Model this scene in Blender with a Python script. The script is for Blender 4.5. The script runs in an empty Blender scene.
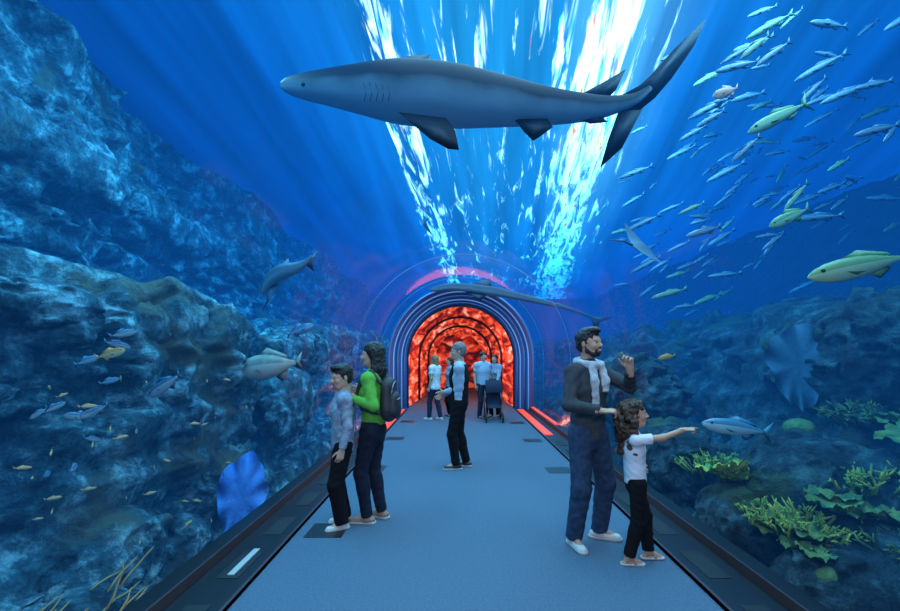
import bpy, math, random
import numpy as np
from mathutils import Vector, Matrix
random.seed(7); rng=np.random.RandomState(7)
S=bpy.context.scene
S.view_settings.view_transform='Standard'
S.view_settings.look='None'
F=430.0; EH=1.65; VX=457.0; VY=354.0
CX=0.12
def P(px,py,Y): return np.array([(px-VX)*Y/F, Y, EH-(py-VY)*Y/F])

# ------------------------------------------------ materials
def mat(name,col,rough=.7,metal=0,col2=None,nscale=5,bump=0,bscale=40,emis=None,estr=0,sss=0,spec=.5):
    m=bpy.data.materials.new(name); m.use_nodes=True
    nt=m.node_tree; b=nt.nodes['Principled BSDF']
    b.inputs['Base Color'].default_value=(*col,1); b.inputs['Roughness'].default_value=rough
    b.inputs['Metallic'].default_value=metal
    b.inputs['Specular IOR Level'].default_value=spec
    tc=nt.nodes.new('ShaderNodeTexCoord')
    if col2:
        n=nt.nodes.new('ShaderNodeTexNoise'); n.inputs['Scale'].default_value=nscale; n.inputs['Detail'].default_value=6
        nt.links.new(tc.outputs['Object'],n.inputs['Vector'])
        r=nt.nodes.new('ShaderNodeValToRGB'); r.color_ramp.elements[0].position=.38; r.color_ramp.elements[1].position=.62
        r.color_ramp.elements[0].color=(*col,1); r.color_ramp.elements[1].color=(*col2,1)
        nt.links.new(n.outputs['Fac'],r.inputs['Fac']); nt.links.new(r.outputs['Color'],b.inputs['Base Color'])
    if bump:
        n=nt.nodes.new('ShaderNodeTexNoise'); n.inputs['Scale'].default_value=bscale; n.inputs['Detail'].default_value=5
        nt.links.new(tc.outputs['Object'],n.inputs['Vector'])
        bp=nt.nodes.new('ShaderNodeBump'); bp.inputs['Strength'].default_value=bump; bp.inputs['Distance'].default_value=.02
        nt.links.new(n.outputs['Fac'],bp.inputs['Height']); nt.links.new(bp.outputs['Normal'],b.inputs['Normal'])
    if emis:
        b.inputs['Emission Color'].default_value=(*emis,1); b.inputs['Emission Strength'].default_value=estr
    if sss: b.inputs['Subsurface Weight'].default_value=sss; b.inputs['Subsurface Radius'].default_value=(.02,.008,.004)
    return m
def countershade(name,back,belly,p0=-.45,p1=.05,rough=.55,spec=.25):
    m=bpy.data.materials.new(name); m.use_nodes=True; nt=m.node_tree; b=nt.nodes['Principled BSDF']; b.inputs['Roughness'].default_value=rough; b.inputs['Specular IOR Level'].default_value=spec
    at=nt.nodes.new('ShaderNodeAttribute'); at.attribute_name='ct'
    tc=nt.nodes.new('ShaderNodeTexCoord'); n=nt.nodes.new('ShaderNodeTexNoise'); n.inputs['Scale'].default_value=3; n.inputs['Detail'].default_value=6; nt.links.new(tc.outputs['Object'],n.inputs['Vector'])
    ma=nt.nodes.new('ShaderNodeMath'); ma.operation='MULTIPLY_ADD'; ma.inputs[1].default_value=.5; nt.links.new(n.outputs['Fac'],ma.inputs[0]); nt.links.new(at.outputs['Fac'],ma.inputs[2])
    mr=nt.nodes.new('ShaderNodeMapRange'); mr.inputs['From Min'].default_value=p0+.25; mr.inputs['From Max'].default_value=p1+.25; nt.links.new(ma.outputs[0],mr.inputs['Value'])
    mx=nt.nodes.new('ShaderNodeMixRGB'); nt.links.new(mr.outputs[0],mx.inputs['Fac']); mx.inputs['Color1'].default_value=(*belly,1); mx.inputs['Color2'].default_value=(*back,1); nt.links.new(mx.outputs[0],b.inputs['Base Color'])
    return m

def rock_mat(name,dark,mid,light,warm=None):
    m=bpy.data.materials.new(name); m.use_nodes=True
    nt=m.node_tree; b=nt.nodes['Principled BSDF']; b.inputs['Roughness'].default_value=.85
    L=nt.links.new
    tc=nt.nodes.new('ShaderNodeTexCoord')
    n=nt.nodes.new('ShaderNodeTexNoise'); n.inputs['Scale'].default_value=3.0; n.inputs['Detail'].default_value=14; n.inputs['Roughness'].default_value=.72
    n.inputs['Distortion'].default_value=.15
    L(tc.outputs['Object'],n.inputs['Vector'])
    r=nt.nodes.new('ShaderNodeValToRGB'); e=r.color_ramp.elements
    e[0].position=.40; e[0].color=(*dark,1); e[1].position=.64; e[1].color=(*light,1)
    k=e.new(.52); k.color=(*mid,1)
    L(n.outputs['Fac'],r.inputs['Fac'])
    out=r.outputs['Color']
    if warm:
        n3=nt.nodes.new('ShaderNodeTexNoise'); n3.inputs['Scale'].default_value=1.1; n3.inputs['Detail'].default_value=8
        mp=nt.nodes.new('ShaderNodeMapping'); mp.inputs['Location'].default_value=(3.3,1.7,9.1); L(tc.outputs['Object'],mp.inputs['Vector']); L(mp.outputs['Vector'],n3.inputs['Vector'])
        r3=nt.nodes.new('ShaderNodeValToRGB'); r3.color_ramp.elements[0].position=.56; r3.color_ramp.elements[1].position=.66
        L(n3.outputs['Fac'],r3.inputs['Fac'])
        mx=nt.nodes.new('ShaderNodeMixRGB'); L(r3.outputs['Color'],mx.inputs['Fac']); L(out,mx.inputs['Color1']); mx.inputs['Color2'].default_value=(*warm,1)
        out=mx.outputs['Color']
    L(out,b.inputs['Base Color'])
    v=nt.nodes.new('ShaderNodeTexVoronoi'); v.inputs['Scale'].default_value=6; v.feature='F1'
    L(tc.outputs['Object'],v.inputs['Vector'])
    n2=nt.nodes.new('ShaderNodeTexNoise'); n2.inputs['Scale'].default_value=6; n2.inputs['Detail'].default_value=14; n2.inputs['Roughness'].default_value=.7
    L(tc.outputs['Object'],n2.inputs['Vector'])
    ad=nt.nodes.new('ShaderNodeMath'); ad.operation='MULTIPLY_ADD'; L(v.outputs['Distance'],ad.inputs[0]); ad.inputs[1].default_value=.30; L(n2.outputs['Fac'],ad.inputs[2])
    bp=nt.nodes.new('ShaderNodeBump'); bp.inputs['Strength'].default_value=1; bp.inputs['Distance'].default_value=.16
    L(ad.outputs[0],bp.inputs['Height']); L(bp.outputs['Normal'],b.inputs['Normal'])
    return m

# ------------------------------------------------ mesh builder
class MB:
    def __init__(s): s.v=[]; s.f=[]; s.m=[]; s.n=0; s.ct=None
    def add(s,v,f,mi=0):
        v=np.asarray(v,float).reshape(-1,3)
        s.v.append(v)
        for q in f: s.f.append(tuple(int(i)+s.n for i in q))
        if np.isscalar(mi): s.m+= [mi]*len(f)
        else: s.m+=list(mi)
        s.n+=len(v)
    def tube(s,pts,rad,mi=0,seg=8,cap=True):
        pts=[np.array(p,float) for p in pts]
        if np.isscalar(rad): rad=[rad]*len(pts)
        V=[];Fc=[]; up=None
        for i,p in enumerate(pts):
            t=pts[min(i+1,len(pts)-1)]-pts[max(i-1,0)]; t=t/(np.linalg.norm(t)+1e-9)
            if up is None: up=np.array([0,0,1.]) if abs(t[2])<.9 else np.array([1.,0,0])
            a=np.cross(up,t); a/=np.linalg.norm(a)+1e-9; up=np.cross(t,a)
            for j in range(seg):
                th=2*math.pi*j/seg; V.append(p+rad[i]*(math.cos(th)*a+math.sin(th)*up))
        for i in range(len(pts)-1):
            for j in range(seg):
                Fc.append((i*seg+j,i*seg+(j+1)%seg,(i+1)*seg+(j+1)%seg,(i+1)*seg+j))
        if cap:
            Fc.append(tuple(range(seg))[::-1]); Fc.append(tuple((len(pts)-1)*seg+j for j in range(seg)))
        s.add(V,Fc,mi)
    def ball(s,c,r,mi=0,nu=12,nv=8,R=None):
        if np.isscalar(r): r=(r,r,r)
        V=[];Fc=[]
        for i in range(nv+1):
            ph=math.pi*i/nv
            for j in range(nu):
                th=2*math.pi*j/nu
                q=np.array([r[0]*math.sin(ph)*math.cos(th),r[1]*math.sin(ph)*math.sin(th),r[2]*math.cos(ph)])
                if R is not None: q=R@q
                V.append(np.array(c)+q)
        for i in range(nv):
            for j in range(nu): Fc.append((i*nu+j,(i+1)*nu+j,(i+1)*nu+(j+1)%nu,i*nu+(j+1)%nu))
        s.add(V,Fc,mi)
    def box(s,lo,hi,mi=0):
        x0,y0,z0=lo;x1,y1,z1=hi
        V=[(x0,y0,z0),(x1,y0,z0),(x1,y1,z0),(x0,y1,z0),(x0,y0,z1),(x1,y0,z1),(x1,y1,z1),(x0,y1,z1)]
        s.add(V,[(0,3,2,1),(4,5,6,7),(0,1,5,4),(1,2,6,5),(2,3,7,6),(3,0,4,7)],mi)
    def fin(s,pts,th,mi=0):
        pts=np.array(pts,float); c=pts.mean(0)
        n=np.cross(pts[1]-pts[0],pts[-1]-pts[0]); n/=np.linalg.norm(n)+1e-9
        k=len(pts); V=list(pts)+[c+n*th,c-n*th]; Fc=[]
        for i in range(k): Fc.append((i,(i+1)%k,k)); Fc.append(((i+1)%k,i,k+1))
        s.add(V,Fc,mi)
    def build(s,name,mats,smooth=True,M=None,bevel=0,parent=None):
        me=bpy.data.meshes.new(name); V=np.concatenate(s.v) if s.v else np.zeros((0,3))
        me.from_pydata(V.tolist(),[],s.f)
        for m in mats: me.materials.append(m)
        me.polygons.foreach_set('material_index',np.array(s.m,dtype=np.int32))
        me.polygons.foreach_set('use_smooth',[smooth]*len(s.f))
        if s.ct is not None:
            at=me.attributes.new('ct','FLOAT','POINT'); a=np.ones(len(V),np.float32)*.3; a[:len(s.ct)]=s.ct; at.data.foreach_set('value',a)
        me.update()
        o=bpy.data.objects.new(name,me); S.collection.objects.link(o)
        if M is not None: o.matrix_world=M
        if bevel:
            b=o.modifiers.new('b','BEVEL'); b.width=bevel; b.segments=2
        if parent: o.parent=parent
        return o

# ------------------------------------------------ noise
def _h(ix,iy,iz,sd):
    n=(ix.astype(np.int64)*374761393+iy.astype(np.int64)*668265263+iz.astype(np.int64)*2147483647+sd*974711)&0xffffffff
    n=((n^(n>>13))*1274126177)&0xffffffff
    n=n^(n>>16)
    return (n&0xffff)/65535.0
def vn(p,sd=0):
    i=np.floor(p).astype(np.int64); f=p-i; f=f*f*(3-2*f)
    r=0
    for a in (0,1):
        for b in (0,1):
            for c in (0,1):
                w=(f[...,0] if a else 1-f[...,0])*(f[...,1] if b else 1-f[...,1])*(f[...,2] if c else 1-f[...,2])
                r=r+w*_h(i[...,0]+a,i[...,1]+b,i[...,2]+c*1+0,sd)
    return r
def fbm(p,o=5,sd=0,ridge=False):
    r=0;a=.5;t=0
    for k in range(o):
        n=vn(p*(2.03**k)+k*7.3,sd+k)
        if ridge: n=1-abs(2*n-1)
        r=r+a*n; t+=a; a*=.52
    return r/t
def steps(x,n=1.0,sh=.75):
    y=x*n; f=y-np.floor(y); g=np.clip((f-sh)/(1-sh),0,1); g=g*g*(3-2*g)
    return (np.floor(y)+g)/n-x

# ------------------------------------------------ SDF
def A(*x): return np.array(x,float)
def nrm(v): v=np.asarray(v,float); return v/(np.linalg.norm(v)+1e-9)
class SDF:
    def __init__(s,lo,hi,h):
        s.lo=np.array(lo,float); s.h=h
        s.n=np.ceil((np.array(hi,float)-s.lo)/h).astype(int)+1
        s.ax=[s.lo[i]+h*np.arange(s.n[i]) for i in range(3)]
        s.d=np.full(s.n,9.0,np.float32)
    def reg(s,lo,hi):
        sl=[]
        for i in range(3):
            a=max(0,int((lo[i]-s.lo[i])/s.h)); b=min(s.n[i],int((hi[i]-s.lo[i])/s.h)+2)
            if b<=a: return None,None
            sl.append(slice(a,b))
        return tuple(sl),np.stack(np.meshgrid(*[s.ax[i][sl[i]] for i in range(3)],indexing='ij'),-1)
    def put(s,sl,d,k,sub=False):
        o=s.d[sl]
        if sub:
            h=np.clip(.5-.5*(o+d)/k,0,1); s.d[sl]=o*(1-h)+(-d)*h+k*h*(1-h)
        else:
            h=np.clip(.5+.5*(o-d)/k,0,1); s.d[sl]=o*(1-h)+d*h-k*h*(1-h)
    def cone(s,a,b,ra,rb,k=.02,u=None,f=1,cuts=(),sub=False):
        a=np.asarray(a,float);b=np.asarray(b,float); m=max(ra,rb)+k+3*s.h
        sl,p=s.reg(np.minimum(a,b)-m,np.maximum(a,b)+m)
        if sl is None: return
        ba=b-a; t=np.clip(((p-a)@ba)/(ba@ba+1e-12),0,1)
        q=p-a-t[...,None]*ba
        if u is not None:
            u=nrm(u); q=q+u*((q@u)*(1/f-1))[...,None]
        d=np.linalg.norm(q,axis=-1)-(ra+(rb-ra)*t)
        if u is not None: d=d*(.5+.5*f)
        for cp,cn in cuts: d=np.maximum(d,(p-np.asarray(cp,float))@nrm(cn))
        s.put(sl,d,k,sub)
    def ell(s,c,r,k=.02,R=None,sub=False,cuts=()):
        c=np.asarray(c,float); r=np.array([r]*3 if np.isscalar(r) else r,float); m=r.max()+k+3*s.h
        sl,p=s.reg(c-m,c+m)
        if sl is None: return
        q=p-c
        if R is not None: q=q@R
        k0=np.linalg.norm(q/r,axis=-1); k1=np.linalg.norm(q/(r*r),axis=-1)+1e-9
        d=k0*(k0-1)/k1
        for cp,cn in cuts: d=np.maximum(d,(p-np.asarray(cp,float))@nrm(cn))
        s.put(sl,d,k,sub)
    def cut(s,cp,cn):
        sl,p=s.reg(s.lo,s.lo+s.h*s.n); s.d[sl]=np.maximum(s.d[sl],(p-np.asarray(cp,float))@nrm(cn))
    def wrinkle(s,amp,fr=1):
        X,Y,Z=np.meshgrid(*s.ax,indexing='ij')
        s.d+=amp*(np.sin(fr*(40*Z+30*X+3*np.sin(14*Y)))*np.sin(fr*(33*Y-24*Z+2*np.sin(17*X)))+.5*np.sin(fr*(70*Z-45*Y+25*X)))
    def lump(s,amp,sc,sd=0):
        sl,p=s.reg(s.lo,s.lo+s.h*s.n)
        m=np.abs(s.d[sl])<.12
        o=s.d[sl]; o[m]+=amp*(vn(p[m]*sc,sd)-.5)*2; s.d[sl]=o
    def mesh(s):
        d=np.clip(s.d,-3*s.h,3*s.h); n=d.shape; ins=d<0
        off=[(i,j,k) for i in (0,1) for j in (0,1) for k in (0,1)]
        occ=sum(ins[i:n[0]-1+i,j:n[1]-1+j,k:n[2]-1+k].astype(np.int8) for i,j,k in off)
        act=(occ>0)&(occ<8)
        I=np.argwhere(act)
        if len(I)==0: return np.zeros((0,3)),[]
        idx=np.full(act.shape,-1,np.int64); idx[act]=np.arange(len(I))
        val=np.stack([d[I[:,0]+o[0],I[:,1]+o[1],I[:,2]+o[2]] for o in off],1)
        acc=np.zeros((len(I),3)); cnt=np.zeros(len(I))
        for a in range(8):
            for b in range(a+1,8):
                oa,ob=np.array(off[a]),np.array(off[b])
                if abs(oa-ob).sum()!=1: continue
                m=(val[:,a]<0)!=(val[:,b]<0)
                t=val[m,a]/(val[m,a]-val[m,b])
                acc[m]+=oa+t[:,None]*(ob-oa); cnt[m]+=1
        V=s.lo+(I+acc/cnt[:,None])*s.h
        Fs=[]
        for ax in range(3):
            a1,a2=(ax+1)%3,(ax+2)%3
            sa=[slice(None)]*3; sb=[slice(None)]*3; sa[ax]=slice(0,-1); sb[ax]=slice(1,None)
            for a in (a1,a2): sa[a]=slice(1,-1); sb[a]=slice(1,-1)
            ia,ib=ins[tuple(sa)],ins[tuple(sb)]
            E=np.argwhere(ia!=ib); pos=ia[tuple(E.T)]
            C=E.copy(); C[:,a1]+=1; C[:,a2]+=1
            def g(o1,o2):
                D=C.copy(); D[:,a1]-=o1; D[:,a2]-=o2; return idx[tuple(D.T)]
            Q=np.stack([g(1,1),g(0,1),g(0,0),g(1,0)],1)
            Q[~pos]=Q[~pos][:,::-1]; Fs.append(Q)
        Q=np.concatenate(Fs); Q=Q[(Q>=0).all(1)]
        return V,Q
def rotz(a): c,s=math.cos(a),math.sin(a); return np.array([[c,-s,0],[s,c,0],[0,0,1.]])
def roty(a): c,s=math.cos(a),math.sin(a); return np.array([[c,0,s],[0,1,0],[-s,0,c]])
def ik(a,c,l1,l2,hint):
    a=np.asarray(a,float);c=np.asarray(c,float); d=c-a; L=np.linalg.norm(d); dn=d/L
    L=min(L,(l1+l2)*.995); L=max(L,abs(l1-l2)+.02); c=a+dn*L
    x=(l1*l1-l2*l2+L*L)/(2*L); h=math.sqrt(max(0,l1*l1-x*x)); hv=nrm(np.asarray(hint,float)-dn*(np.asarray(hint,float)@dn))
    return a+dn*x+hv*h,c

# ------------------------------------------------ people
SKIN=mat('skin_light',(.55,.33,.24),.5,sss=.1); SKIN2=mat('skin_tan',(.50,.28,.19),.5,sss=.1)
LIP=mat('lips',(.38,.10,.09),.5); EYEW=mat('eye_white',(.6,.6,.6),.2); EYEI=mat('iris',(.02,.012,.01),.15); TEETH=mat('teeth',(.85,.85,.82),.3)
HAIRB=mat('hair_black',(.008,.007,.008),.45,bump=.6,bscale=90); HAIRBR=mat('hair_brown',(.055,.022,.012),.5,bump=.6,bscale=80); HAIRG=mat('hair_grey',(.18,.17,.17),.6)
HAIRBL=mat('hair_blonde',(.30,.19,.09),.6)
def fabric(n,c,c2=None): return mat(n,c,.9,col2=c2,nscale=25,bump=.25,bscale=180,spec=.2)
JEANS=fabric('jeans',(.022,.045,.09),(.032,.065,.13)); BLACK=fabric('black_cloth',(.007,.007,.010)); DJEANS=fabric('dark_jeans',(.010,.014,.030),(.015,.020,.042))
SWEAT=fabric('charcoal_sweater',(.040,.048,.060),(.055,.065,.080)); WHITE=fabric('white_cloth',(.72,.75,.8)); GREEN=fabric('green_cloth',(.10,.38,.05),(.13,.44,.07))
SCARF=fabric('scarf_pale_grey',(.36,.39,.44),(.56,.58,.63))
LBLUE=fabric('light_blue_cloth',(.33,.45,.60),(.40,.52,.66)); GREY=fabric('grey_cloth',(.18,.25,.35),(.34,.41,.52)); NAVY=fabric('navy_cloth',(.02,.03,.06))
SHOEW=mat('shoe_white',(.6,.6,.58),.6); SHOEB=mat('shoe_black',(.015,.015,.015),.4); SOLE=mat('sole_rubber',(.5,.5,.5),.7); BROWNL=mat('sandal_leather',(.30,.2,.15),.6)

def hand_sdf(mb,wrist,dr,nm,side,curl,mi,sc=1.0,toM=None,h=.0042,spread=.12,thumb=.5):
    """wrist pos, finger direction dr, palm normal nm (palm faces nm), side=+1 left hand thumb dir = cross"""
    dr=nrm(dr); nm=nrm(np.asarray(nm,float)-dr*(np.asarray(nm,float)@dr)); lt=np.cross(nm,dr)*side   # towards thumb
    Rm=np.stack([dr,lt,nm],1)
    s=SDF((-.06,-.08,-.05),(.21,.10,.11),h)
    s.cone(A(-.04,0,0),A(.02,0,0),.026,.027,.01,u=A(0,0,1),f=.8)
    s.cone(A(.02,.012,0),A(.085,.016,0),.026,.026,.012,u=A(0,0,1),f=.5)
    s.cone(A(.02,-.012,0),A(.08,-.018,0),.024,.024,.012,u=A(0,0,1),f=.5)
    Ls=[.072,.08,.074,.058]; ys=[.031,.0105,-.0105,-.031]
    for i in range(4):
        p=A(.088-(.006 if i in(0,) else 0)-(.012 if i==3 else 0),ys[i],0); a=-.0; c=curl[i]
        sp=spread*(1.5-i)*.6*(1-min(1,c))
        for j,fr in enumerate((.45,.32,.23)):
            a+=c*(.9 if j==0 else 1.1)
            dd=A(math.cos(a)*math.cos(sp),math.cos(a)*math.sin(sp),math.sin(a))
            q=p+dd*Ls[i]*fr
            s.cone(p,q,.0088-.0006*j,.0084-.0008*j,.0025); p=q
    p=A(.028,.026,.004); a=0
    for j,(l,an,cz) in enumerate(((.036,1.0-.3*thumb,.25+.3*thumb),(.03,.75-.5*thumb,.3+.5*thumb),(.026,.55-.6*thumb,.4+.6*thumb))):
        dd=nrm(A(math.cos(an),math.sin(an),math.sin(cz)*.8)); q=p+dd*l; s.cone(p,q,.0125-.0015*j,.011-.0015*j,.006); p=q
    V,Q=s.mesh()
    V=wrist+ (V*sc)@Rm.T
    if np.linalg.det(Rm)<0: Q=Q[:,::-1]
    mb.add(toM(V),Q,mi)

def person(name,pos,heading,H,o,pose,h=.011,hs=1.0,fem=False,build=1.0,detail=True):
    s_=H/1.8; th=math.radians(heading); Rz=rotz(th); pos=A(pos[0],pos[1],0)
    toM=lambda V:(np.asarray(V)*s_)@Rz.T+pos
    toL=lambda p:((np.asarray(p,float)-pos)@Rz)/s_
    dirL=lambda v:np.asarray(v,float)@Rz
    mats=[o['skin'],o['top'],o['pants'],o['hair'],o['shoe'],SOLE,LIP,EYEW,EYEI,o.get('extra',BLACK),TEETH,o.get('extra2',SCARF)]
    mb=MB(); B=build
    lean=A(*pose.get('lean',(0,0)),0); tw=math.radians(pose.get('twist',0))
    pel=A(0,0,.95)+A(*pose.get('hip',(0,0)),0); wa=A(0,0,1.10)+pel*A(1,1,0)*.6+lean*.35; ch=A(0,0,1.32)+lean*.8+pel*A(1,1,0)*.2; nb=A(-.01,0,1.49)+lean
    sw=.172*(.9 if fem else 1)*B
    SH={}; 
    for sd in (1,-1): SH[sd]=nb+A(.0,0,-.035)+rotz(tw)@A(0,sd*sw,0)
    u=rotz(tw*.6)@A(1,0,0)
    EL={};WR={}
    for sd,key in ((1,'L'),(-1,'R')):
        w=pose.get('w'+key); 
        if w is None: w=SH[sd]+A(.04,sd*.07,-.53)
        else: w=toL(w) if pose.get('world',True) else A(*w)
        hint=pose.get('e'+key); hint=dirL(hint) if hint is not None else A(-1,sd*.4,-.2)
        EL[sd],WR[sd]=ik(SH[sd],w,.285,.26,hint)
    HP={};KN={};AN={};TD={}
    for sd,key in ((1,'L'),(-1,'R')):
        HP[sd]=pel+A(0,sd*.088,-.03)
        f=pose.get('f'+key); 
        f=A(*f) if f is not None else A(-.02,sd*.10)
        an=A(f[0],f[1],.085+(f[2] if len(f)>2 else 0)); td=math.radians(pose.get('t'+key,sd*10)); TD[sd]=A(math.cos(td),math.sin(td),0)
        KN[sd],AN[sd]=ik(HP[sd],an,.425,.425,TD[sd]+A(.0,0,0)); 
    allp=np.array([*SH.values(),*EL.values(),*WR.values(),*KN.values(),*AN.values(),pel,nb])
    lo=allp.min(0)-.26; hi=allp.max(0)+.26; lo[2]=-.03; hi[2]=max(1.62,allp[:,2].max()+.12)
    def torso(s,inf=0,z0=None):
        hipr=.158 if fem else .15; war=.122 if fem else .138
        s.cone(pel+A(0,0,-.02),wa,hipr*B+inf,war*B+inf,.04,u=u,f=.72)
        s.cone(wa,ch,war*B+inf,(.148 if fem else .162)*B+inf,.04,u=u,f=.72)
        s.cone(ch,ch+(nb-ch)*.55,(.148 if fem else .162)*B+inf,.125*B+inf,.04,u=u,f=.68)
        if fem:
            for sd in (1,-1): s.ell(ch+u*.075+rotz(tw)@A(0,sd*.06,-.02),(.055+inf,.06+inf,.06+inf),.03)
        for sd in (1,-1):
            s.cone(nb+A(0,0,-.03),SH[sd],.055+inf,.056*B+inf,.04)
            s.cone(nb+A(0,0,.0),SH[sd]+A(0,0,.015),.04+inf,.03+inf,.04)
    def arm(s,sd,ru,re,rw,k=.02,end=1.0,up_end=None):
        if up_end is not None:
            e=SH[sd]+(EL[sd]-SH[sd])*up_end
            s.cone(SH[sd],e+(EL[sd]-SH[sd])*.1,ru,re,k,cuts=[(e,e-SH[sd])]); return
        s.cone(SH[sd],EL[sd],ru,re,k)
        e=EL[sd]+(WR[sd]-EL[sd])*end
        s.cone(EL[sd],e+(WR[sd]-EL[sd])*.08,re,rw,k,cuts=[(e,WR[sd]-EL[sd])])
    def leg(s,sd,r0,r1,r2,end=.98,k=.02,calf=0):
        s.cone(HP[sd]+A(0,0,.02),KN[sd],r0,r1,k)
        e=KN[sd]+(AN[sd]-KN[sd])*end
        s.cone(KN[sd],e+(AN[sd]-KN[sd])*.05,r1,r2,k,cuts=[(e,AN[sd]-KN[sd])])
        if calf: s.ell(KN[sd]+(AN[sd]-KN[sd])*.32-TD[sd]*.02,(.05,.05,.11),.03)
    # underlying continuous body
    s=SDF(lo,hi,h); torso(s)
    s.cone(nb+A(0,0,-.05),nb+A(.01,0,.10),.056,.05,.03)
    for sd in (1,-1):
        arm(s,sd,.048*B,.038*B,.027,.03); leg(s,sd,.080*B,.050,.036,1.0,.03,1)
        s.cone(AN[sd]+A(0,0,-.01),AN[sd]+TD[sd]*.13+A(0,0,-.055),.036,.024,.03)
        s.cone(AN[sd],AN[sd]-TD[sd]*.035+A(0,0,-.05),.034,.03,.03)
    V,Q=s.mesh(); mb.add(toM(V),Q,0)
    # trousers
    pz=o.get('waist',1.02); pr=o.get('pr',(.098,.073,.062))
    s=SDF(lo,hi,h)
    s.cone(pel+A(0,0,-.03),wa+A(0,0,-.02),(.164 if fem else .158)*B,(.14 if fem else .148)*B,.04,u=u,f=.74,cuts=[((0,0,pz+.02),(0,0,1))])
    for sd in (1,-1): leg(s,sd,pr[0]*B,pr[1],pr[2],o.get('pend',1.04),.03,)
    for sd in (1,-1): s.ell(KN[sd]+(AN[sd]-KN[sd])*.32-TD[sd]*.018,(.062,.062,.12),.03)
    s.wrinkle(.0028); V,Q=s.mesh(); mb.add(toM(V),Q,2)
    # top
    s=SDF(lo,hi,h); inf=o.get('inf',.014); torso(s,inf)
    s.cut(pel+A(0,0,o.get('hem',-.03)),(0,0,-1))
    sl=o.get('sleeve','long')
    for sd in (1,-1):
        if sl=='long': arm(s,sd,.064*B,.053*B,.040,.025,.96)
        elif sl=='push': arm(s,sd,.064*B,.055*B,.046,.025,.72)
        elif sl=='short': arm(s,sd,.066*B,.060*B,0,.025,up_end=.62)
    s.cone(nb+A(0,0,.03),nb+A(.01,0,.085),.062,.060,.02,cuts=[(nb+A(0,0,.065),(-.25,0,1))])
    s.wrinkle(.003); V,Q=s.mesh(); mb.add(toM(V),Q,1)
    # vest
    if o.get('vest'):
        s=SDF(lo,hi,h); torso(s,inf+.014); s.cut(pel+A(0,0,-.04),(0,0,-1)); s.cut(nb+A(0,0,.02),(0,0,1))
        for sd in (1,-1): s.cut(nb+A(0,sd*.150*B,0),(0,sd,0))
        s.cone(ch+A(.16,0,.25),ch+A(.13,0,-.05),.07,.02,.01,sub=True)
        s.wrinkle(.002); V,Q=s.mesh(); mb.add(toM(V),Q,9)
    # scarf
    if o.get('scarf'):
        s=SDF(nb-A(.3,.3,.42),nb+A(.35,.3,.2),.009)
        ring=[nb+rotz(tw)@A(.085*math.cos(a)*1.05+.01,.095*math.sin(a),.040-.02*math.cos(a)) for a in np.linspace(0,2*math.pi,13)]
        for a,b in zip(ring[:-1],ring[1:]): s.cone(a,b,.028,.028,.02)
        for sd,ll in ((1,.20),(-1,.30)):
            a=nb+rotz(tw)@A(.10,sd*.055,.02); b=nb+rotz(tw)@A(.135,sd*.065,-.11); c=nb+rotz(tw)@A(.14,sd*.055,-ll)
            s.cone(a,b,.038,.042,.02,u=u,f=.5); s.cone(b,c,.042,.036,.02,u=u,f=.5,cuts=[(c,c-b)])
        s.wrinkle(.003,1.3); V,Q=s.mesh(); mb.add(toM(V),Q,11)
    # shoes
    fh=.0065 if detail else .012
    for sd in (1,-1):
        a=AN[sd]; t=TD[sd]; z=a[2]-.085
        c=a*A(1,1,0)+A(0,0,z); l2=A(-t[1],t[0],0)
        bx=np.array([c-t*.12-.08,c+t*.22+.08,c-t*.12+.08,c+t*.22-.08]); lo2=bx.min(0); hi2=bx.max(0); lo2[2]=z-.012; hi2[2]=z+.16
        s=SDF(lo2,hi2,fh)
        if o.get('sandal'):
            s.cone(c-t*.045+A(0,0,.03),c+t*.13+A(0,0,.02),.034,.034,.02,u=A(0,0,1),f=.6)
            V,Q=s.mesh(); mb.add(toM(V),Q,0)
            s=SDF(lo2,hi2,fh); 
            s.cone(c+t*.07+A(0,0,.03)-l2*.03,c+t*.07+A(0,0,.03)+l2*.03,.02,.02,.01); s.cone(c-t*.02+A(0,0,.05)-l2*.025,c-t*.02+A(0,0,.05)+l2*.025,.02,.02,.01)
            V,Q=s.mesh(); mb.add(toM(V),Q,4)
        else:
            s.cone(c-t*.045+A(0,0,.035),c+t*.14+A(0,0,.022),.042,.041,.02,u=A(0,0,1),f=.85)
            s.cone(c+t*.0+A(0,0,.05),c+A(0,0,.09),.044,.042,.03,cuts=[(c+A(0,0,.105),(0,0,1))])
            s.cut(c+A(0,0,.008),(0,0,-1)); V,Q=s.mesh(); mb.add(toM(V),Q,4)
        s=SDF(lo2,hi2,fh)
        s.cone(c-t*.05+A(0,0,.015),c+t*.145+A(0,0,.015),.046,.044,.01,cuts=[(c+A(0,0,.024),(0,0,1)),(c+A(0,0,.0),(0,0,-1))])
        V,Q=s.mesh(); mb.add(toM(V),Q,5)
    # head
    hy,hp=pose.get('head',(0,0)); RH=rotz(math.radians(hy))@roty(math.radians(-hp))
    hc=nb+A(.025,0,.09+.115*hs)
    hM=lambda V:toM(hc+(np.asarray(V)*hs)@RH.T)
    hh=.0052 if detail else .010
    s=SDF((-.14,-.11,-.24),(.15,.11,.15),hh)
    s.ell((-.012,0,.035),(.098,.076,.088)); s.ell((.022,0,-.02),(.072,.061,.085),.03)
    s.ell((.05,0,-.088),(.036,.036,.026),.03)
    for q in (1,-1):
        s.cone((0,q*.046,-.055),(.05,q*.018,-.09),.02,.02,.03)
        s.ell((.064,q*.034,-.028),(.022,.022,.024),.02)
        s.ell((-.008,q*.077,-.006),(.017,.009,.031),.008)
        s.ell((.098,q*.031,.004),(.014,.017,.010),.008,sub=True)
        s.ell((.1,q*.011,-.03),(.010,.008,.008),.006)
    s.cone((.082,-.03,.021),(.082,.03,.021),.012,.012,.015)
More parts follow.
